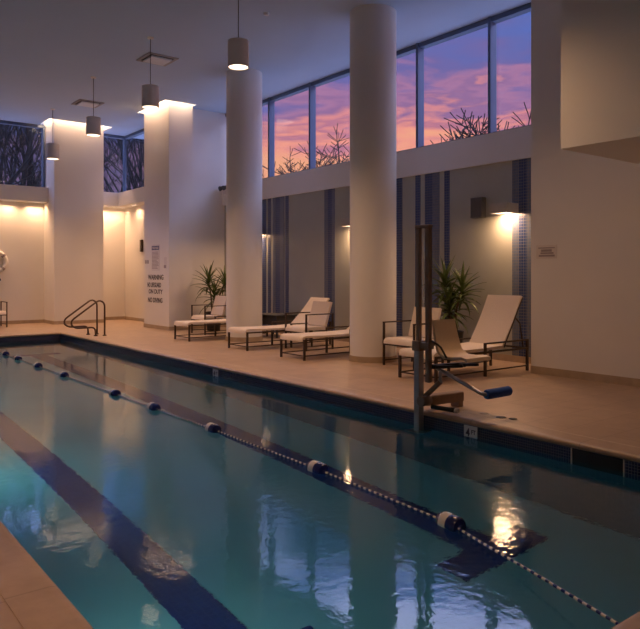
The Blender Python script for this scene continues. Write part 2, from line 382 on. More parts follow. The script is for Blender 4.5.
# ceiling with light slots round the pillars
SL = .2
xs = [X0, P1[0] - SL, P1[1] + SL, P2[0] - SL, P2[1] + .0, 10.3]
b = B(); Z0, Z1 = CEIL, CEIL + .12
ys1 = P1[2] - SL
SX0 = P2[0] - SL; SX1 = P1[1] + SL; CX1 = WX + .17
box(b, X0, P1[0] - SL, Y0, Y1 + .05, Z0, Z1)
box(b, P1[0] - SL, SX0, Y0, ys1, Z0, Z1)
box(b, SX0, SX1, Y0, P2[2] - SL, Z0, Z1); box(b, SX0, SX1, P2[3], ys1, Z0, Z1)
box(b, SX1, CX1, P2[3], Y1 + .05, Z0, Z1)
box(b, SX1, CX1, Y0, P2[2] - SL, Z0, Z1)
box(b, P2[1], CX1, P2[2] - SL, P2[3], Z0, Z1)
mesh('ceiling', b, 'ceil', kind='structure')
b = B(); hz = CEIL + .45
def hood(x0, x1, y0, y1):
    w = .04
    box(b, x0 - w, x1 + w, y0 - w, y1 + w, hz, hz + .04)
    box(b, x0 - w, x0, y0 - w, y1 + w, Z1, hz); box(b, x1, x1 + w, y0 - w, y1 + w, Z1, hz); box(b, x0, x1, y0 - w, y0, Z1, hz); box(b, x0, x1, y1, y1 + w, Z1, hz)
hood(P1[0] - SL, P1[1] + SL, ys1, Y1 + .3); hood(min(P2[0] - SL, P1[1] + SL), P2[1], P2[2] - SL, P2[3])
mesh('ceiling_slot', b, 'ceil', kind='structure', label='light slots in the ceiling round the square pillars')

# ------------------------------------------------------------------ windows
def window(n, label, verticals, plane, along, a0, a1, z0, z1, thick=.13, face=.06, head=.09, corner=None):
    # along: 'Y' (plane X=const) or 'X' (plane Y=const); frame depth goes inwards from the plane
    root = thing('window_%d' % n, label, None, (0, 0, 0), kind='structure')
    def bx(bm, s0, s1, d0, d1, zz0, zz1):
        if along == 'Y': box(bm, plane + d0, plane + d1, s0, s1, zz0, zz1)
        else: box(bm, s0, s1, plane + d0, plane + d1, zz0, zz1)
        return bm
    mesh('head_rail', bx(B(), a0, a1, -.05, .10, z1 - head, z1), 'alu', root, kind='structure')
    mesh('sill_rail', bx(B(), a0, a1, -.02, .09, z0, z0 + .04), 'alu', root, kind='structure')
    for v in verticals: mesh('mullion', bx(B(), v - face / 2, v + face / 2, -.08, .09, z0, z1 - .002), 'alu', root, kind='structure')
    cuts = sorted([a0] + [v for v in verticals if a0 + .1 < v < a1 - .1] + [a1])
    for i in range(len(cuts) - 1):
        mesh('pane', bx(B(), cuts[i], cuts[i + 1], .03, .045, z0 + .02, z1 - .02), 'glass', root, kind='structure')
    return root
window(1, 'long clerestory window facing the sunset', [6.0 + .3, 7.72, 9.48, 11.24, 13.0, 14.75, 16.5], WX + .08, 'Y', RWY, 17.0, SILL, CEIL)
window(2, 'far left window with bare trees outside', [4.0 - 1.75, 4.0, 6.21], Y1 - .1, 'X', X0, P1[0], BZ1, CEIL, face=.05)
window(3, 'window in the alcove beside the wide pillar', [P1[1] + .03, 8.82], Y1 - .05, 'X', P1[1], AX + .05, BZ1, CEIL)
window(4, 'alcove side window next to the rules pillar', [20.1, P2[3] + .03], AX - .0, 'Y', P2[3], Y1 - .05, BZ1, CEIL)

# ------------------------------------------------------------------ lamps
PX = 5.52
def pendant(loc, label):
    root = thing('pendant_lamp', label, 'pendant lamp', loc, 0, 'cylinder pendant lamps')
    zt = CEIL - loc[2]
    mesh('ceiling_canopy', lathe(B(), [(0, zt), (.06, zt), (.06, zt - .025), (0, zt - .03)], 20), 'pendant', root, 40)
    mesh('cord', tube(B(), [(0, 0, .40), (0, 0, zt - .02)], .006, 6), 'dark', root)
    mesh('lamp_shade', lathe(B(), [(0, .41), (.155, .41), (.163, .40), (.163, .362), (.157, .358), (.157, .348), (.163, .344), (.163, .0), (.150, .0), (.150, .05), (0, .05)], 40), 'pendant', root, 40)
    mesh('diffuser', lathe(B(), [(0, .012), (.149, .012), (.149, .045), (0, .045)], 32), 'lens', root, 40)
    return root
PZ = 4.70
pl = [(9.15, 'round cylinder pendant lamp, largest and nearest of those in view'), (12.4, 'cylinder pendant lamp hanging beside the rules pillar'), (15.7, 'cylinder pendant lamp in front of the wide pillar top'), (19.0, 'smallest cylinder pendant lamp beside the far left window'), (5.45, 'cylinder pendant lamp above the pool lift'), (3.0, 'added unseen cylinder pendant lamp over the left deck beside the near end of the pool')]
p0 = None
for i, (y, lab) in enumerate(pl):
    x = .2 if i == 5 else PX + (.07 if i == 2 else 0) + (.14 if i == 3 else 0)  # last lamp is added out of view to brighten the left deck
    loc = (x, y, PZ - (.1 if i == 3 else 0))
    if p0 is None: p0 = pendant(loc, lab)
    else: dup(p0, loc, 0, lab)
    spot('pendant_light', (x, y, loc[2] - .01), (225, 235, 235, 225, 175, 190)[i], math.radians(160 if i == 4 else 125), 1, .12)
# wall sconces
def sconce(y, label):
    root = thing('wall_sconce', label, 'wall light', (WX, y, 2.53), 0, 'box wall lights on the striped wall')
    b = B(); box(b, -.33, 0, -.175, .175, .03, .17, .006); mesh('lamp_body', b, 'sconce', root)
    b = B(); box(b, -.33, 0, -.175, -.165, 0, .031); box(b, -.33, 0, .165, .175, 0, .031); box(b, -.33, -.32, -.165, .165, 0, .031); box(b, -.01, 0, -.165, .165, 0, .031); mesh('rim', b, 'sconce', root)
    mesh('diffuser', box(B(), -.318, -.012, -.163, .163, .012, .03), 'lens', root)
    return root
s0 = None
for y, lab in ((7.275, 'box wall light beside the dark wall speaker'), (11.25, 'box wall light peeking out left of the near column'), (15.23, 'box wall light hidden behind the farther column')):
    if s0 is None: s0 = sconce(y, lab)
    else: dup(s0, (WX, y, 2.53), 0, lab)
    area('sconce_light', (WX - .17, y, 2.535), .26, .26, 15, WARM)
# light slots round the pillars
area('slot_light', (7.0, P1[2] - .12, hz - .03), 1.7, .08, 26)
area('slot_light', (P1[0] - .12, 21.35, hz - .03), .08, .9, 12)
area('slot_light', (P1[1] + .12, 21.35, hz - .03), .08, .9, 10)
area('slot_light', (P2[0] - .12, 17.5, hz - .03), .08, 1.6, 36)
area('slot_light', (8.3, P2[2] - .12, hz - .03), .8, .08, 12)
# recessed lamps under the bulkheads
def slotlamp(loc, rz, label):
    root = thing('linear_downlight', label, 'ceiling light', loc, rz, 'linear lamps under the far bulkhead')
    mesh('frame', rect_ring(B(), -.22, .22, -.04, .04, -.2, .2, -.022, .022, -.012, 0), 'vent', root)
    mesh('lens', box(B(), -.2, .2, -.022, .022, -.008, -.001), 'lens', root)
    return root
d0 = None
for (x, y, rz, e, lab) in ((5.96, 21.70, 0, 6.5, 'short linear lamp at the right end of the left bulkhead'), (5.2, 21.70, 0, 5.5, 'short linear lamp above the life ring wall'), (4.4, 21.70, 0, 5.5, 'short linear lamp left of the life ring'), (3.6, 21.70, 0, 5.5, 'short linear lamp beyond the left edge'),
                       (8.05, 21.70, 0, 8, 'short linear lamp in the alcove beside the wide pillar'), (8.55, 21.70, 0, 4, 'short linear lamp in the alcove corner'), (8.66, 20.7, PI / 2, 4.5, 'short linear lamp on the alcove side wall'), (8.66, 19.3, PI / 2, 4.5, 'short linear lamp behind the rules pillar')):
    if d0 is None: d0 = slotlamp((x, y, BZ0), rz, lab)
    else: dup(d0, (x, y, BZ0), rz, lab)
    area('linear_light', (x, y, BZ0 - .015), .4, .05, e, WARM, (0, 0, rz), 2.25)
# added underwater lamps, unseen, in the left pool wall for the teal glow
def added_poollamp(loc, rz, label):
    root = thing('added_pool_lamp', label, 'added pool light', loc, rz, 'added underwater lamps in the pool wall')
    for nm, pr, m in (('bezel', [(.105, 0), (.105, .02), (.135, .015), (.14, 0), (.105, 0)], 'steel'), ('lens', [(0, .018), (.104, .014), (.104, 0), (0, 0)], 'added_poollens')):
        bm = lathe(B(), pr, 28)
        for v in bm.verts: v.co = Vector((v.co.z, v.co.x, v.co.y))
        mesh(nm, bm, m, root, 40)
    return root
u0 = None
for (x, y, rz, lab) in ((PX0 - T, 3.6, 0, 'added underwater lamp in the left pool wall nearest the near end'), (PX0 - T, 7.6, 0, 'added underwater lamp in the left pool wall, second from the near end'), (PX0 - T, 11.6, 0, 'added underwater lamp in the left pool wall, third from the near end'), (PX0 - T, 15.6, 0, 'added underwater lamp in the left pool wall nearest the far end')):
    if u0 is None: u0 = added_poollamp((x, y, -.85), rz, lab)
    else: dup(u0, (x, y, -.85), rz, lab)
    area('added_pool_glow', (x + .03, y, -.85),   .2, .2, 5.6, (.66, .95, 1.0), (0, -PI / 2, 0))

# ------------------------------------------------------------------ ceiling vents
def vent(loc, label):
    root = thing('ceiling_vent', label, 'air vent', loc, 0, 'square ceiling vents')
    s = .33
    b = rect_ring(B(), -s, s, -s, s, -s + .06, s - .06, -s + .06, s - .06, -.02, 0); mesh('frame', b, 'ventframe', root)
    mesh('backing', box(B(), -s + .055, s - .055, -s + .055, s - .055, -.004, 0), 'dark', root)
    mesh('centre_panel', box(B(), -.225, .225, -.225, .225, -.05, -.022), 'vent', root)
    mesh('bracket', box(B(), -.01, .01, -.2, .2, -.023, -.003), 'dark', root)
    return root
v0 = vent((6.19, 13.55, CEIL), 'square ceiling vent, the larger looking one above the second pendant')
dup(v0, (6.33, 18.2, CEIL), 0, 'square ceiling vent above the pendant in front of the wide pillar')
# smoke detector
bm = B(); lathe(bm, [(0, -.04), (.04, -.04), (.055, -.015), (.055, 0), (0, 0)], 20, (6.6, 10.0, CEIL))
mesh('smoke_detector', bm, 'vent', smooth=40, label='small round smoke detector on the ceiling', cat='smoke detector')

# ------------------------------------------------------------------ loungers
def chaise(ang, blen, label, loc):
    root = thing('chaise_longue', label, 'sun lounger', loc, 0, 'cream sling sun loungers')
    W = .35; s = .028
    hx = 1.53
    for sy in (-1, 1):
        y = sy * W
        mesh('leg', bar(B(), (.03, y, 0), (.03, y, .36), s + .006), 'bronze', root)
        mesh('leg', bar(B(), (1.08, y, 0), (1.08, y, .47), s + .006), 'bronze', root)
        mesh('leg', bar(B(), (2.1, y, 0), (2.1, y, .47), s + .006), 'bronze', root)
        mesh('side_rail', bar(B(), (.03, y, .35), (2.1, y, .35), s, s), 'bronze', root)
        mesh('arm_rail', bar(B(), (1.065, y, .478), (2.115, y, .478), .034, .022), 'bronze', root)
        mesh('stretcher', bar(B(), (.045, y, .08), (2.085, y, .08), .018, .018), 'bronze', root)
    mesh('end_rail', bar(B(), (.03, -W, .35), (.03, W, .35), s, s), 'bronze', root)
    mesh('end_rail', bar(B(), (2.1, -W, .35), (2.1, W, .35), s, s), 'bronze', root)
    mesh('stretcher', bar(B(), (.03, -W + .015, .08), (.03, W - .015, .08), .018, .018), 'bronze', root)
    P = [(.012, .325), (.012, .37), (.03, .395), (.07, .405)] + [(.07 + (hx - .07) * i / 10, .405 - .012 * math.sin(PI * i / 10)) for i in range(1, 11)]
    mesh('seat_sling', slab(B(), P, -W + .012, W - .012, .035), 'sling', root, 50)
    c, sn = math.cos(ang), math.sin(ang)
    P = [(hx + .01 + c * blen * i / 8 + .02 * sn * math.sin(PI * i / 8), .41 + sn * blen * i / 8 - .02 * c * math.sin(PI * i / 8)) for i in range(9)]
    mesh('back_sling', slab(B(), P, -W + .03, W - .03, .035), 'sling', root, 50)
    for sy in (-1, 1):
        y = sy * (W - .035)
        bk = mesh('back_frame', bar(B(), (hx + .03 * sn, y, .405 - .03 * c), (hx + c * blen + .03 * sn, y, .405 + sn * blen - .03 * c), .022, .022), 'bronze', root)
        mx = hx + c * blen * .6 + .04 * sn; mz = .405 + sn * blen * .6 - .04 * c
        pts = [(mx, y, mz), (mx + .12, y, mz - .1), (min(2.08, mx + .2), y, .36)]
        mesh('prop', tube(B(), pts, .012, 6), 'bronze', root)
    return root
CHG = [((7.03, 14.15, 0), 66, .78, 'cream sun lounger farthest back, in front of the rules pillar plant'),
       ((7.05, 11.75, 0), 45, .80, 'cream sun lounger beside the farther column with its back raised'),
       ((7.03, 9.86, 0), 38, .78, 'cream sun lounger whose raised end is hidden by the near column'),
       ((6.99, 6.78, 0), 58, .88, 'cream sun lounger with steep back under the wall light')]
for loc, a, bl, lab in CHG: chaise(math.radians(a), bl, lab, loc)
def armchair(label, loc, rz=0):
    root = thing('armchair', label, 'armchair', loc, rz, 'metal framed patio armchairs')
    W = .345; s = .03
    for sy in (-1, 1):
        y = sy * W
        mesh('leg', bar(B(), (0, y, 0), (0, y, .70), s), 'bronze', root); mesh('leg', bar(B(), (.66, y, 0), (.66, y, .70), s), 'bronze', root)
        mesh('arm_rail', bar(B(), (-.015, y, .705), (.675, y, .705), .036, .02), 'bronze', root)
        mesh('side_rail', bar(B(), (.01, y, .345), (.65, y, .345), .026), 'bronze', root)
        mesh('stretcher', bar(B(), (.01, y, .08), (.65, y, .08), .018), 'bronze', root)
    for x in (0, .66): mesh('cross_rail', bar(B(), (x, -W + .01, .345), (x, W - .01, .345), .026), 'bronze', root)
    P = [(.0, .36), (.0, .395), (.03, .42), (.08, .428)] + [(.08 + .46 * i / 4, .428 - .012 * i / 4) for i in range(1, 5)]
    mesh('seat_pad', slab(B(), P, -W + .02, W - .02, .06), 'sling', root, 50)
    P = [(.53 + .15 * i / 6, .455 + .48 * i / 6) for i in range(7)]
    mesh('back_pad', slab(B(), P, -.29, .29, .05), 'sling', root, 50)
    return root
a0 = armchair('metal armchair behind the pool lift posts, beside the near column', (7.78, 7.93, 0))
dup(a0, (7.97, 11.02, 0), 0, 'metal armchair between the two middle sun loungers')
dup(a0, (8.12, 15.38, 0), 0, 'metal armchair in front of the plant next to the rules pillar')
dup(a0, (4.55, 20.66, 0), PI / 2, 'metal armchair against the far wall below the life ring')
# dark low table
root = thing('side_table', 'low dark side table against the striped wall beside the farther column', 'side table', (9.3, 13.72, 0))
mesh('table_top', box(B(), -.3, .3, -.5, .5, .50, .535, .005), 'dark', root)
mesh('apron', box(B(), -.27, .27, -.47, .47, .30, .501), 'dark', root)
for sx in (-1, 1):
    for sy in (-1, 1): mesh('leg', box(B(), sx * .25 - .02, sx * .25 + .02, sy * .45 - .02, sy * .45 + .02, 0, .301), 'dark', root)

# ------------------------------------------------------------------ plants
def leaf(bm, base, az, el, L, w, droop, rnd):
    d = Vector((math.cos(az) * math.cos(el), math.sin(az) * math.cos(el), math.sin(el))); side = Vector((-math.sin(az), math.cos(az), 0))
    p = Vector(base); prev = None; n = 7
    for i in range(n + 1):
        s = i / n; ww = w * (1 - s) ** .75 * min(1, .5 + 2.2 * s)
        up = side.cross(d).normalized() * -1
        row = [bm.verts.new(p - side * ww + up * ww * .45), bm.verts.new(p), bm.verts.new(p + side * ww + up * ww * .45), bm.verts.new(p - up * .004)]
        if prev:
            for k in range(2): bm.faces.new((prev[k], prev[k + 1], row[k + 1], row[k]))
            bm.faces.new((prev[2], prev[3], row[3], row[2])); bm.faces.new((prev[3], prev[0], row[0], row[3]))
        prev = row
        el -= droop / n; d = Vector((math.cos(az) * math.cos(el), math.sin(az) * math.cos(el), math.sin(el))); p = p + d * (L / n)
def plant(label, loc, heads, seed, pot=(.22, .5)):
    rnd = random.Random(seed)
    root = thing('potted_plant', label, 'plant', loc, rnd.random() * .3, 'potted dracaenas')
    R, hp = pot
    mesh('pot', lathe(B(), [(0, 0), (R * .78, 0), (R, hp - .03), (R * 1.03, hp), (R * .94, hp), (R * .92, hp - .05), (0, hp - .05)], 32), 'black', root, 40)
    mesh('soil', lathe(B(), [(0, hp - .052), (R * .925, hp - .052), (R * .9, hp - .03), (0, hp - .02)], 24), 'soil', root)
    for (hx, hy, hz_, n, L) in heads:
        c = mesh('cane', tube(B(), [(hx * .25, hy * .25, hp - .06), (hx * .5, hy * .5, (hp + hz_) / 2), (hx, hy, hz_)], [.024, .02, .016], 8), 'cane', root)
        b = B()
        for i in range(n):
            t = i / n
            leaf(b, (hx, hy, hz_ - .25 + .27 * t), i * 2.399 + rnd.uniform(-.3, .3), math.radians(-12 + 92 * t ** .8 + rnd.uniform(-8, 8)), L * rnd.uniform(.9, 1.3), .040 * rnd.uniform(.8, 1.2), math.radians(50 * (1 - t) + 12), rnd)
        mesh('foliage', b, 'leaf', c, 60)
plant('potted dracaena between the armchair and the steep backed lounger', (9.2, 8.08, 0), [(.02, .14, 1.38, 40, .42), (.06, -.20, 1.27, 34, .38), (-.06, 0, 1.02, 30, .40), (.1, .06, .95, 26, .4)], 3)
plant('potted dracaena in the corner beside the rules pillar', (8.95, 16.1, 0), [(-.08, .12, 1.34, 30, .48), (.16, -.28, 1.30, 28, .42), (0, -.03, .98, 26, .5)], 11)

# ------------------------------------------------------------------ pool lift
LX, LY = 5.468, 5.26
root = thing('pool_lift', 'steel pool access lift with twin posts, tan seat and blue foam roll', 'pool lift', (LX, LY, 0))
def L(p): return (p[0] - LX, p[1] - LY, p[2])
def lbox(x0, x1, y0, y1, z0, z1, bev=.004): return box(B(), x0 - LX, x1 - LX, y0 - LY, y1 - LY, z0, z1, bev)
mesh('lower_mast', lbox(5.43, 5.506, 5.222, 5.298, -.36, .70), 'steel', root)
fp = mesh('foot_plate', lbox(5.36, 5.552, 5.14, 5.38, -.372, -.352), 'steel', root)
mesh('front_post', lbox(5.445, 5.491, 5.237, 5.283, .70, 2.0), 'darksteel', root)
mesh('rear_post', lbox(5.442, 5.494, 5.09, 5.142, .33, 2.0), 'darksteel', root)
mesh('top_plate', lbox(5.435, 5.501, 5.085, 5.29, 2.0, 2.035), 'darksteel', root)
b = B(); box(b, 5.415 - LX, 5.52 - LX, 5.205 - LY, 5.315 - LY, .66, .77, .006); box(b, 5.425 - LX, 5.51 - LX, 5.075 - LY, 5.21 - LY, .69, .76, .006); mesh('clamp_bracket', b, 'darksteel', root)
mesh('hub', tube(B(), [L((5.41, 5.18, .12)), L((5.545, 5.18, .12))], .055, 16), 'darksteel', root)
b = B(); bar(b, L((5.50, 5.22, .115)), L((6.05, 5.16, .115)), .11, .11, .01); mesh('anchor_arm', b, 'darksteel', root)
b = B(); box(b, 5.95 - LX, 6.03 - LX, 5.11 - LY, 5.23 - LY, .004, .07, .006); mesh('anchor_foot', b, 'darksteel', root)
b = B(); bar(b, L((5.52, 5.24, .14)), L((5.55, 5.02, .34)), .05, .05, .008); mesh('strut', b, 'darksteel', root)
mesh('strut', tube(B(), [L((5.55, 5.02, .33)), L((5.55, 5.02, .47))], .018, 10), 'steel', root)
t = mesh('actuator', tube(B(), [L((5.53, 5.13, .06)), L((5.60, 4.86, .05))], .024, 10), 'black', root)
mesh('actuator_tip', tube(B(), [L((5.60, 4.86, .05)), L((5.61, 4.82, .049))], .026, 10), 'white_pl', t)
b = B(); bar(b, L((5.49, 5.08, .50)), L((5.92, 5.0, .50)), .06, .05, .006); bar(b, L((5.5, 5.04, .50)), L((5.60, 4.75, .535)), .04, .03, .004); bar(b, L((5.84, 5.02, .50)), L((5.80, 4.72, .535)), .04, .03, .004)
mesh('seat_bracket', b, 'black', root)
# moulded seat facing along the pool: profile in (y, z) extruded across x
def seat_profile():
    return [(4.62, .565), (4.63, .59), (4.68, .60), (4.80, .588), (4.92, .588), (4.985, .62), (5.02, .68), (5.06, .80), (5.09, .92), (5.105, 1.0)]
b = B(); slab(b, [(y, z) for y, z in seat_profile()], -.195, .195, .028)
for v in b.verts:
    yy, xx, zz = v.co.x, v.co.y, v.co.z
    f = 1 - .12 * max(0, (zz - .62) / .38)
    dish = .025 * (xx / .195) ** 2
    v.co = Vector((5.69 + xx * f - LX, yy - LY, zz + (dish if zz < .64 else 0)))
mesh('seat', b, 'liftseat', root, 50)
mesh('armrest_lever', tube(B(), [L((5.50, 5.10, .775)), L((5.48, 5.0, .75)), L((5.48, 4.95, .72)), L((5.48, 4.87, .615))], .011, 8), 'black', root)
arm = mesh('leg_rest_arm', tube(B(), rounded([L((5.53, 5.06, .49)), L((5.53, 4.44, .29)), L((5.60, 4.41, .285))], .04), .021, 10), 'steel', root)
b = B(); tube(b, [L((5.56, 4.415, .285)), L((5.575, 4.415, .285)), L((5.90, 4.40, .29)), L((5.91, 4.40, .29))], [.044, .05, .05, .044], 20); mesh('foam_roll', b, 'blue', arm, 40)
# caps in the deck
def deckpt(px, py):
    u = (px - CX) / F; v = (HY - py) / F; t = -EYE / v
    return t * (SN + CS * u), t * (CS - SN * u)
for (px, py, r, lab) in ((501, 417.5, .055, 'dark anchor cap in the deck, the larger of the two side by side'), (513, 419, .045, 'dark anchor cap in the deck farther from the pool lift'), (484, 413.5, .05, 'faint grey anchor cap in the deck nearest the pool lift')):
    x, y = deckpt(px, py)
    bm = B(); lathe(bm, [(0, .006), (r * .85, .006), (r, .001), (0, .001)], 20, (x, y, 0))
    mesh('anchor_cap', bm, 'skirt' if px < 490 else 'dark', smooth=40, label=lab, cat='floor cap', group='anchor caps in the deck')

# ------------------------------------------------------------------ grab rails of the pool ladder
def grab(y, label):
    root = thing('grab_rail', label, 'handrail', (6.1, y, 0), 0, 'curved pool ladder rails')
    pts = [(0, 0, 0), (0, 0, .86), (-.12, 0, .90), (-.86, 0, .43), (-.84, 0, .205), (-.25, 0, .205), (-.22, 0, 0)]
    pts[1] = (0, 0, .80)
    P = rounded([(0, 0, 0), (0, 0, .84), (-.16, 0, .855), (-.84, 0, .37), (-.74, 0, .21), (-.23, 0, .215), (-.22, 0, 0)], [.14, .06, .13, .12, .1], 7)
    mesh('handrail', tube(B(), P, .021, 12), 'rail', root)
    for x in (0, -.22): mesh('floor_flange', lathe(B(), [(.02, 0), (.05, 0), (.048, .02), (.024, .03)], 20, (x, 0, .004 if x else 0)), 'rail', root, 40)
    return root
g0 = grab(16.88, 'curved metal pool rail nearest the far end of the pool')
dup(g0, (6.1, 16.36, 0), 0, 'curved metal pool rail nearer to the camera of the pair')

# ------------------------------------------------------------------ lane line
root = thing('lane_line', 'navy and white floating lane rope with nine barrel floats', 'lane rope', (0, 0, 0))
FL = [(3.48, 3.06), (3.56, 4.61), (3.59, 6.48), (3.585, 7.97), (3.585, 9.24), (3.57, 11.4), (3.57, 12.86), (3.565, 14.2), (3.565, 15.16)]
path = [Vector((2.93, 1.53, -.075)), Vector((3.18, 2.2, -.115)), Vector((3.40, 2.80, -.155))] + [Vector((x, y, WATER + .012)) for x, y in FL] + [Vector((3.56, 18.0, WATER + .03))]
pts = []; 
for a, c in zip(path[:-1], path[1:]):
    n = max(1, round((c - a).length / .032))
    pts += [a.lerp(c, i / n) for i in range(n)]
pts.append(path[-1])
rad = .0085
b = B(); tube(b, pts, rad, 7, True, 0, [(i % 2) for i in range(len(pts))])
mesh('rope', b, ['navy_pl', 'white_pl'], root)
mesh('anchor_eye', tube(B(), [(2.93 + .03 * math.cos(t * .6), 1.515, -.075 + .03 * math.sin(t * .6)) for t in range(11)], .006, 6), 'steel', root)
fp = [(0, -.115), (.022, -.115), (.022, -.10), (.045, -.098), (.052, -.085), (.062, -.06), (.064, -.055), (.064, .005), (.062, .01), (.064, .02), (.064, .075), (.055, .092), (.03, .098), (.022, .10), (.022, .118), (0, .118)]
fm = [0, 0, 0, 0, 0, 0, 1, 1, 0, 0, 0, 0, 0, 0, 0]
fl_me = None
for i, (x, y) in enumerate(FL):
    d = Vector((-.12, -.99, 0)) if i == 0 else Vector((.0, -1, 0))
    if fl_me is None:
        o = mesh('float', lathe(B(), fp, 28, mats=fm), ['navy_pl', 'white_pl'], root, 35); fl_me = o.data
    else:
        o = bpy.data.objects.new('float', fl_me); COL.objects.link(o); o.parent = root
    o.rotation_euler = d.to_track_quat('Z', 'Y').to_euler(); o.location = (x, y, WATER + .012)

# ------------------------------------------------------------------ pool side fittings
def marker(y, label):
    root = thing('depth_marker', label, 'depth sign', (PX1 + T - .006, y, -.135), 0, 'white depth markers at the waterline')
    mesh('tile', box(B(), -.008, 0, -.085, .085, -.075, .072, .001), 'whitetile', root)
    bm = text_bm('4', .05, .09); onX(bm, -.008, .035, 0); mesh('numeral', bm, 'ink', root)
    bm = text_bm('FT', .055, .045); onX(bm, -.008, -.04, .012); mesh('lettering', bm, 'ink', root)
    return root
m0 = marker(wy(470, PX1), 'white depth marker tile beside the pool lift')
dup(m0, (PX1 + T - .006, wy(215, PX1), -.135), 0, 'white depth marker tile below the loungers by the farther column')
root = thing('pool_skimmer', 'dark skimmer opening in the mosaic band on the right', 'pool skimmer', (PX1 + T, (SKY0 + SKY1) / 2, -.16))
hw = (SKY1 - SKY0) / 2
mesh('mouth', box(B(), -.001, .004, -hw, hw, -.14, .0985), 'black', root)
b = B(); box(b, -.008, .001, hw - .012, hw, -.14, .099); box(b, -.008, .001, -hw, -hw + .012, -.14, .099); mesh('frame', b, 'grout', root)

# ------------------------------------------------------------------ signs and wall things
SX = P2[0]
root = thing('rules_sign', 'tall pool rules sign with a blue heading', 'sign', (SX, 17.63, 1.95), 0)
mesh('panel', box(B(), -.006, 0, -.25, .25, -.36, .36), 'sign', root)
mesh('heading_band', box(B(), -.009, -.0055, -.235, .235, .21, .32), 'blueink', root)
bm = text_bm('POOL RULES', .40, .06); onX(bm, -.009, 0, .265); mesh('heading', bm, 'sign', root)
rr = random.Random(5)
b = B()
for i in range(13):
    z = .15 - i * .037; w = rr.uniform(.30, .44)
    box(b, -.0075, -.0055, .22 - w, .22, z - .009, z + .009)
mesh('text_lines', b, 'greyink', root)
root = thing('painted_warning', 'dark painted wall lettering below the rules sign', 'sign', (SX, 17.66, 1.1))
for (body, xa, xb, ya, yb) in (('WARNING', 147.9, 163.7, 274.7, 279.7), ('NO LIFEGUARD', 147.4, 161.2, 282.5, 287.3), ('ON DUTY', 148.6, 162.9, 289.3, 293.8), ('NO DIVING', 147.9, 162.6, 297.7, 302.6)):
    y0, y1 = wy(xa, SX), wy(xb, SX); um = ((xa + xb) / 2 - CX) / F; tt = SX / (SN + CS * um)
    z1 = EYE + (HY - ya) / F * tt; z0 = EYE + (HY - yb) / F * tt
    bm = text_bm(body, (y0 - y1) * .97, z1 - z0); onX(bm, -.002, (y0 + y1) / 2 - 17.66, (z0 + z1) / 2 - 1.1)
    mesh('lettering', bm, 'ink', root)
def plate(name, label, x, y, z, w, h, m, th=.01): return mesh(name, box(B(), x - th, x, y - w / 2, y + w / 2, z - h / 2, z + h / 2, .001), m, label=label, cat='sign')
root = thing('notice_plate', 'pair of small grey plates left of the rules sign', 'sign', (SX, 18.2, 1.84))
for dy in (.07, -.07): mesh('plate', box(B(), -.008, 0, dy - .05, dy + .05, -.05, .05), 'greyink', root)
root = thing('notice_plate', 'small pale plate with a dark tab right of the rules sign', 'sign', (SX, 17.02, 1.8))
mesh('plate', box(B(), -.008, 0, -.07, .07, -.15, .15), 'sign', root); mesh('tab', box(B(), -.02, -.007, -.05, .05, -.14, -.06), 'greyink', root)
mesh('wall_box', box(B(), AX - .06, AX, 20.42, 20.56, 2.2, 2.58, .004), 'bronze', label='narrow dark box high on the alcove side wall', cat='wall box')
root = thing('wall_plaque', 'small engraved plaque on the big blank wall at the right', 'sign', (RWX, 5.97, 1.83))
pw = wy(535.5, RWX) - wy(556, RWX)
mesh('plate', box(B(), -.006, 0, -pw / 2, pw / 2, -.10, .10, .001), 'plaque', root)
b = B()
for (z, y0, y1, h) in ((.058, -.14, .14, .008), (.018, -.09, .09, .018), (-.02, -.12, .1, .012), (-.058, -.14, .13, .014)): box(b, -.008, -.0055, y0, y1, z - h, z + h)
mesh('text_lines', b, 'greyink', root)
root = thing('wall_speaker', 'dark grey box speaker on the striped wall beside the wall light', 'speaker', (WX, 7.91, 2.68))
mesh('cabinet', box(B(), -.13, 0, -.125, .125, -.18, .18, .008), 'speaker', root); mesh('grille', box(B(), -.136, -.128, -.11, .11, -.165, .165, .003), 'grille', root)
# twin spot on the beam end
root = thing('spotlight', 'small twin-head emergency light on the beam end beside the farther column', 'emergency light', (WX - .06, 16.72, 3.80))
mesh('housing', box(B(), -.06, 0, -.16, .16, -.06, .06, .006), 'sign', root)
for sy in (-.1, .1): mesh('lamp_head', tube(B(), [(-.05, sy, .07), (-.10, sy, .11), (-.20, sy, .08)], [.02, .05, .07], 12), 'dark', root)
# life ring
root = thing('life_ring', 'white life ring hanging on the far left wall', 'life ring', (4.88, Y1, 1.87))
def torus(bm, R, r, n=40, k=12, a0=0, a1=2 * PI):
    full = abs(a1 - a0 - 2 * PI) < 1e-6; m = n if full else n + 1; rings = []
    for i in range(m):
        a = a0 + (a1 - a0) * i / n
        rings.append([bm.verts.new(((R + r * math.cos(2 * PI * j / k)) * math.cos(a), -.075 + r * .9 * math.sin(2 * PI * j / k), (R + r * math.cos(2 * PI * j / k)) * math.sin(a))) for j in range(k)])
    for i in range(n):
        A, Bq = rings[i], rings[(i + 1) % m]
        for j in range(k): bm.faces.new((A[j], A[(j + 1) % k], Bq[(j + 1) % k], Bq[j]))
    return bm
mesh('ring_body', torus(B(), .265, .068), 'ring', root, 60)
for q in range(4): mesh('band', torus(B(), .265, .071, 5, 12, q * PI / 2 + .6, q * PI / 2 + .85), 'greyink', root, 60)
mesh('wall_hook', tube(B(), [(0, 0, .22), (0, -.12, .2), (0, -.16, .24)], .012, 8), 'dark', root)
bm = B(); lathe(bm, [(0, 0), (.04, 0), (.04, .03), (0, .03)], 16)
for v in bm.verts: v.co = Vector((4.98 + v.co.x, Y1 - .03 - v.co.z + .03, 1.33 + v.co.y))
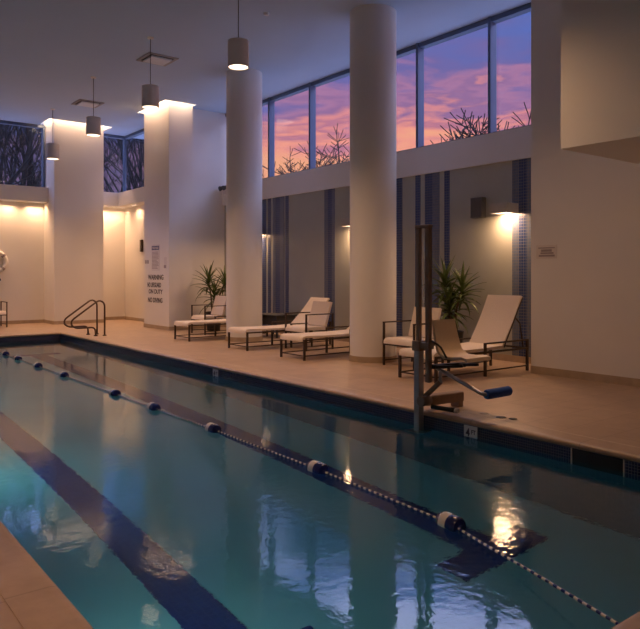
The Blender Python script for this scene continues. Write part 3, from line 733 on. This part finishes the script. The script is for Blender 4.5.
mesh('wall_hook', bm, 'dark', label='small dark hook on the wall under the life ring', cat='hook')

# ------------------------------------------------------------------ outside: ground and bare trees
mesh('ground', box(B(), 10.5, 70, -40, 80, -.5, -.3), 'ground', kind='structure')
mesh('ground', box(B(), -50, 10.5, 22.6, 80, -.5, -.3), 'ground', kind='structure')
def tree(loc, h, seed, label, lean=0.25, depth=5, kids_=3, r0=.13, first=.3, spread=.6, rmin=.005):
    rnd = random.Random(seed); b = B(); segs = []
    def grow(p, d, L, r, lev):
        n = 4 if lev < 2 else 3; pts = [p]; rs = [r]
        for i in range(n):
            d = (d + Vector((rnd.uniform(-1, 1), rnd.uniform(-1, 1), rnd.uniform(-.3, .7))) * .16).normalized()
            p = p + d * (L / n); pts.append(p); rs.append(max(rmin, r * (1 - .45 * (i + 1) / n)))
        tube(b, pts, rs, 7 if lev < 2 else (4 if lev < 4 else 3), False)
        if lev >= depth: return
        for k in range(kids_ + (1 if lev == 0 else 0)):
            i = rnd.randint(1 if lev else max(1, int(n * first)), n); q = pts[i]
            az = rnd.uniform(0, 2 * PI); e = Vector((math.cos(az), math.sin(az), rnd.uniform(-.1, .5)))
            nd = (d * (1 - spread * .6) + e * spread).normalized()
            grow(q, nd, L * rnd.uniform(.5, .75), rs[i] * .62, lev + 1)
        grow(pts[-1], d, L * .62, rs[-1], lev + 1)
    grow(Vector((0, 0, -.05)), Vector((rnd.uniform(-lean, lean) * .3, rnd.uniform(-lean, lean) * .3, 1)).normalized(), h * .5, r0, 0)
    o = mesh('bare_tree', b, 'bark', label=label, cat='tree', group='bare winter trees outside'); o.location = (loc[0], loc[1], -.3)
    return o
# beyond the sunset window
def outpt(px, X): return (X, wy(px, X))
for (px, X, h, sd, lab) in ((294, 20, 7.0, 2, 'bare tree top at the sill left of the near column'), (332, 21, 7.6, 4, 'bare tree top at the sill touching the near column'), (466, 20.5, 6.2, 6, 'bare tree top in the middle of the right window'), (548, 18.5, 6.3, 8, 'bare tree top at the right end of the sunset window')):
    x, y = outpt(px, X); tree((x, y), h, sd, lab, kids_=6, depth=4, r0=.19, spread=.9 if px != 466 else .7, rmin=.017, first=.6)
# beyond the far windows
k = 0
far = ['dark bare tree at the left edge of the far left window', 'dark bare tree second from the left in the far left window', 'dark bare tree in the middle of the far left window', 'dark bare tree right of the middle of the far left window', 'dark bare tree at the right side of the far left window',
       'bare tree in the alcove window next to the wide pillar', 'bare tree in the alcove corner between its two windows', 'bare tree outside the alcove side window, slender', 'dense bare tree outside the alcove side window beside the rules pillar']
for i, (px, t) in enumerate(((2, 27), (9, 29), (20, 27), (28, 31), (37, 28), (108, 30), (120, 31), (131, 29), (139, 30))):
    u = (px - CX) / F
    tree((t * (SN + CS * u), t * (CS - SN * u)), 11 if i < 5 else 10, 30 + i, far[i], kids_=3, depth=4, r0=.2 if i < 5 else .15, first=.35, spread=.5, rmin=.012)

for i, (x, y, lab) in enumerate(((3.6, 26.5, 'dark bare tree beyond the far wall, left of the window trees'), (1.6, 28.5, 'dark bare tree beyond the far wall, second to the left'), (-.6, 27, 'dark bare tree beyond the far wall, farthest left'))):
    tree((x, y), 11, 50 + i, lab, kids_=3, depth=4, r0=.2, first=.35, spread=.5, rmin=.012)

# ------------------------------------------------------------------ sky
W = bpy.data.worlds.new('dusk_sky'); S.world = W; W.use_nodes = True; t = W.node_tree; t.nodes.clear()
o = N(t, 'ShaderNodeOutputWorld'); bg = N(t, 'ShaderNodeBackground'); tc = N(t, 'ShaderNodeTexCoord'); sp = N(t, 'ShaderNodeSeparateXYZ')
t.links.new(tc.outputs['Generated'], sp.inputs[0])
mp = N(t, 'ShaderNodeMapping'); mp.inputs['Scale'].default_value = (3.2, 3.2, 15); t.links.new(tc.outputs['Generated'], mp.inputs[0])
no = N(t, 'ShaderNodeTexNoise'); no.inputs['Scale'].default_value = 1.6; no.inputs['Detail'].default_value = 6; no.inputs['Roughness'].default_value = .55; no.inputs['Distortion'].default_value = .4
t.links.new(mp.outputs[0], no.inputs['Vector'])
def math_(op, a, b_):
    n = N(t, 'ShaderNodeMath'); n.operation = op
    for k, v in enumerate((a, b_)):
        if isinstance(v, (int, float)): n.inputs[k].default_value = v
        else: t.links.new(v, n.inputs[k])
    return n.outputs[0]
dz = math_('ADD', sp.outputs['Z'], math_('MULTIPLY', math_('SUBTRACT', no.outputs['Fac'], .5), .30))
def ramp(stops, fac):
    r = N(t, 'ShaderNodeValToRGB'); e = r.color_ramp.elements
    while len(e) < len(stops): e.new(.5)
    for k, (p, c) in enumerate(stops): e[k].position = p; e[k].color = rgb(c)
    t.links.new(fac, r.inputs['Fac']); return r.outputs['Color']
def lin(r, g, b_): return tuple((c / 255 / 12.92) if c / 255 <= .04045 else ((c / 255 + .055) / 1.055) ** 2.4 for c in (r, g, b_))
def dim(c, k=.62): return tuple(v * k for v in c)
sun = ramp([(0, dim(lin(250, 150, 110))), (.155, dim(lin(255, 178, 140))), (.185, dim(lin(252, 160, 145))), (.208, dim(lin(188, 122, 150))), (.222, dim(lin(238, 150, 150))), (.243, dim(lin(150, 112, 160))), (.258, dim(lin(178, 125, 165))), (.285, dim(lin(118, 108, 170))), (.32, dim(lin(102, 112, 182))), (.37, dim(lin(92, 118, 200))), (.43, (.5, .55, 1.0)), (.5, (.62, .66, 1.1)), (1, (.62, .68, 1.1))], dz)
cool = ramp([(0, dim(lin(130, 95, 120))), (.14, dim(lin(108, 90, 125))), (.2, dim(lin(66, 78, 130))), (.26, dim(lin(95, 110, 190))), (.33, lin(150, 170, 250)), (.42, (.5, .58, 1.05)), (1, (.62, .68, 1.1))], dz)
def lift(col_, z0, z1, k):                          # added bright sky band, out of direct view, to brighten the pool reflections
    up = N(t, 'ShaderNodeMapRange'); up.inputs[1].default_value = z0; up.inputs[2].default_value = z1; up.inputs[3].default_value = 0; up.inputs[4].default_value = k - 1; t.links.new(sp.outputs['Z'], up.inputs[0])
    dn = N(t, 'ShaderNodeMapRange'); dn.inputs[1].default_value = .46; dn.inputs[2].default_value = .54; dn.inputs[3].default_value = 1; dn.inputs[4].default_value = 0; t.links.new(sp.outputs['Z'], dn.inputs[0])
    k_ = math_('ADD', math_('MULTIPLY', up.outputs[0], dn.outputs[0]), 1.0)
    vm = N(t, 'ShaderNodeVectorMath'); vm.operation = 'SCALE'; t.links.new(col_, vm.inputs[0]); t.links.new(k_, vm.inputs['Scale'])
    return vm.outputs[0]
side = N(t, 'ShaderNodeMapRange'); side.inputs[1].default_value = .38; side.inputs[2].default_value = .55; t.links.new(sp.outputs['X'], side.inputs[0])
mx = N(t, 'ShaderNodeMix'); mx.data_type = 'RGBA'; t.links.new(side.outputs[0], mx.inputs['Factor']); t.links.new(lift(cool, .235, .28, 5), mx.inputs['A']); t.links.new(lift(sun, .378, .41, 4.5), mx.inputs['B'])
t.links.new(mx.outputs['Result'], bg.inputs['Color']); bg.inputs['Strength'].default_value = 1.0; t.links.new(bg.outputs[0], o.inputs[0])

# ------------------------------------------------------------------ view
S.view_settings.view_transform = 'Standard'; S.view_settings.look = 'None'; S.view_settings.gamma = 1; S.view_settings.use_curve_mapping = False
S.view_settings.exposure = 0.72
S.cycles.use_denoising = True
S.cycles.max_bounces = 14; S.cycles.diffuse_bounces = 7; S.cycles.glossy_bounces = 5; S.cycles.transmission_bounces = 8; S.cycles.transparent_max_bounces = 12; S.cycles.volume_bounces = 0
S.cycles.caustics_refractive = True; S.cycles.caustics_reflective = True; S.cycles.sample_clamp_indirect = 4; S.cycles.blur_glossy = 0.0
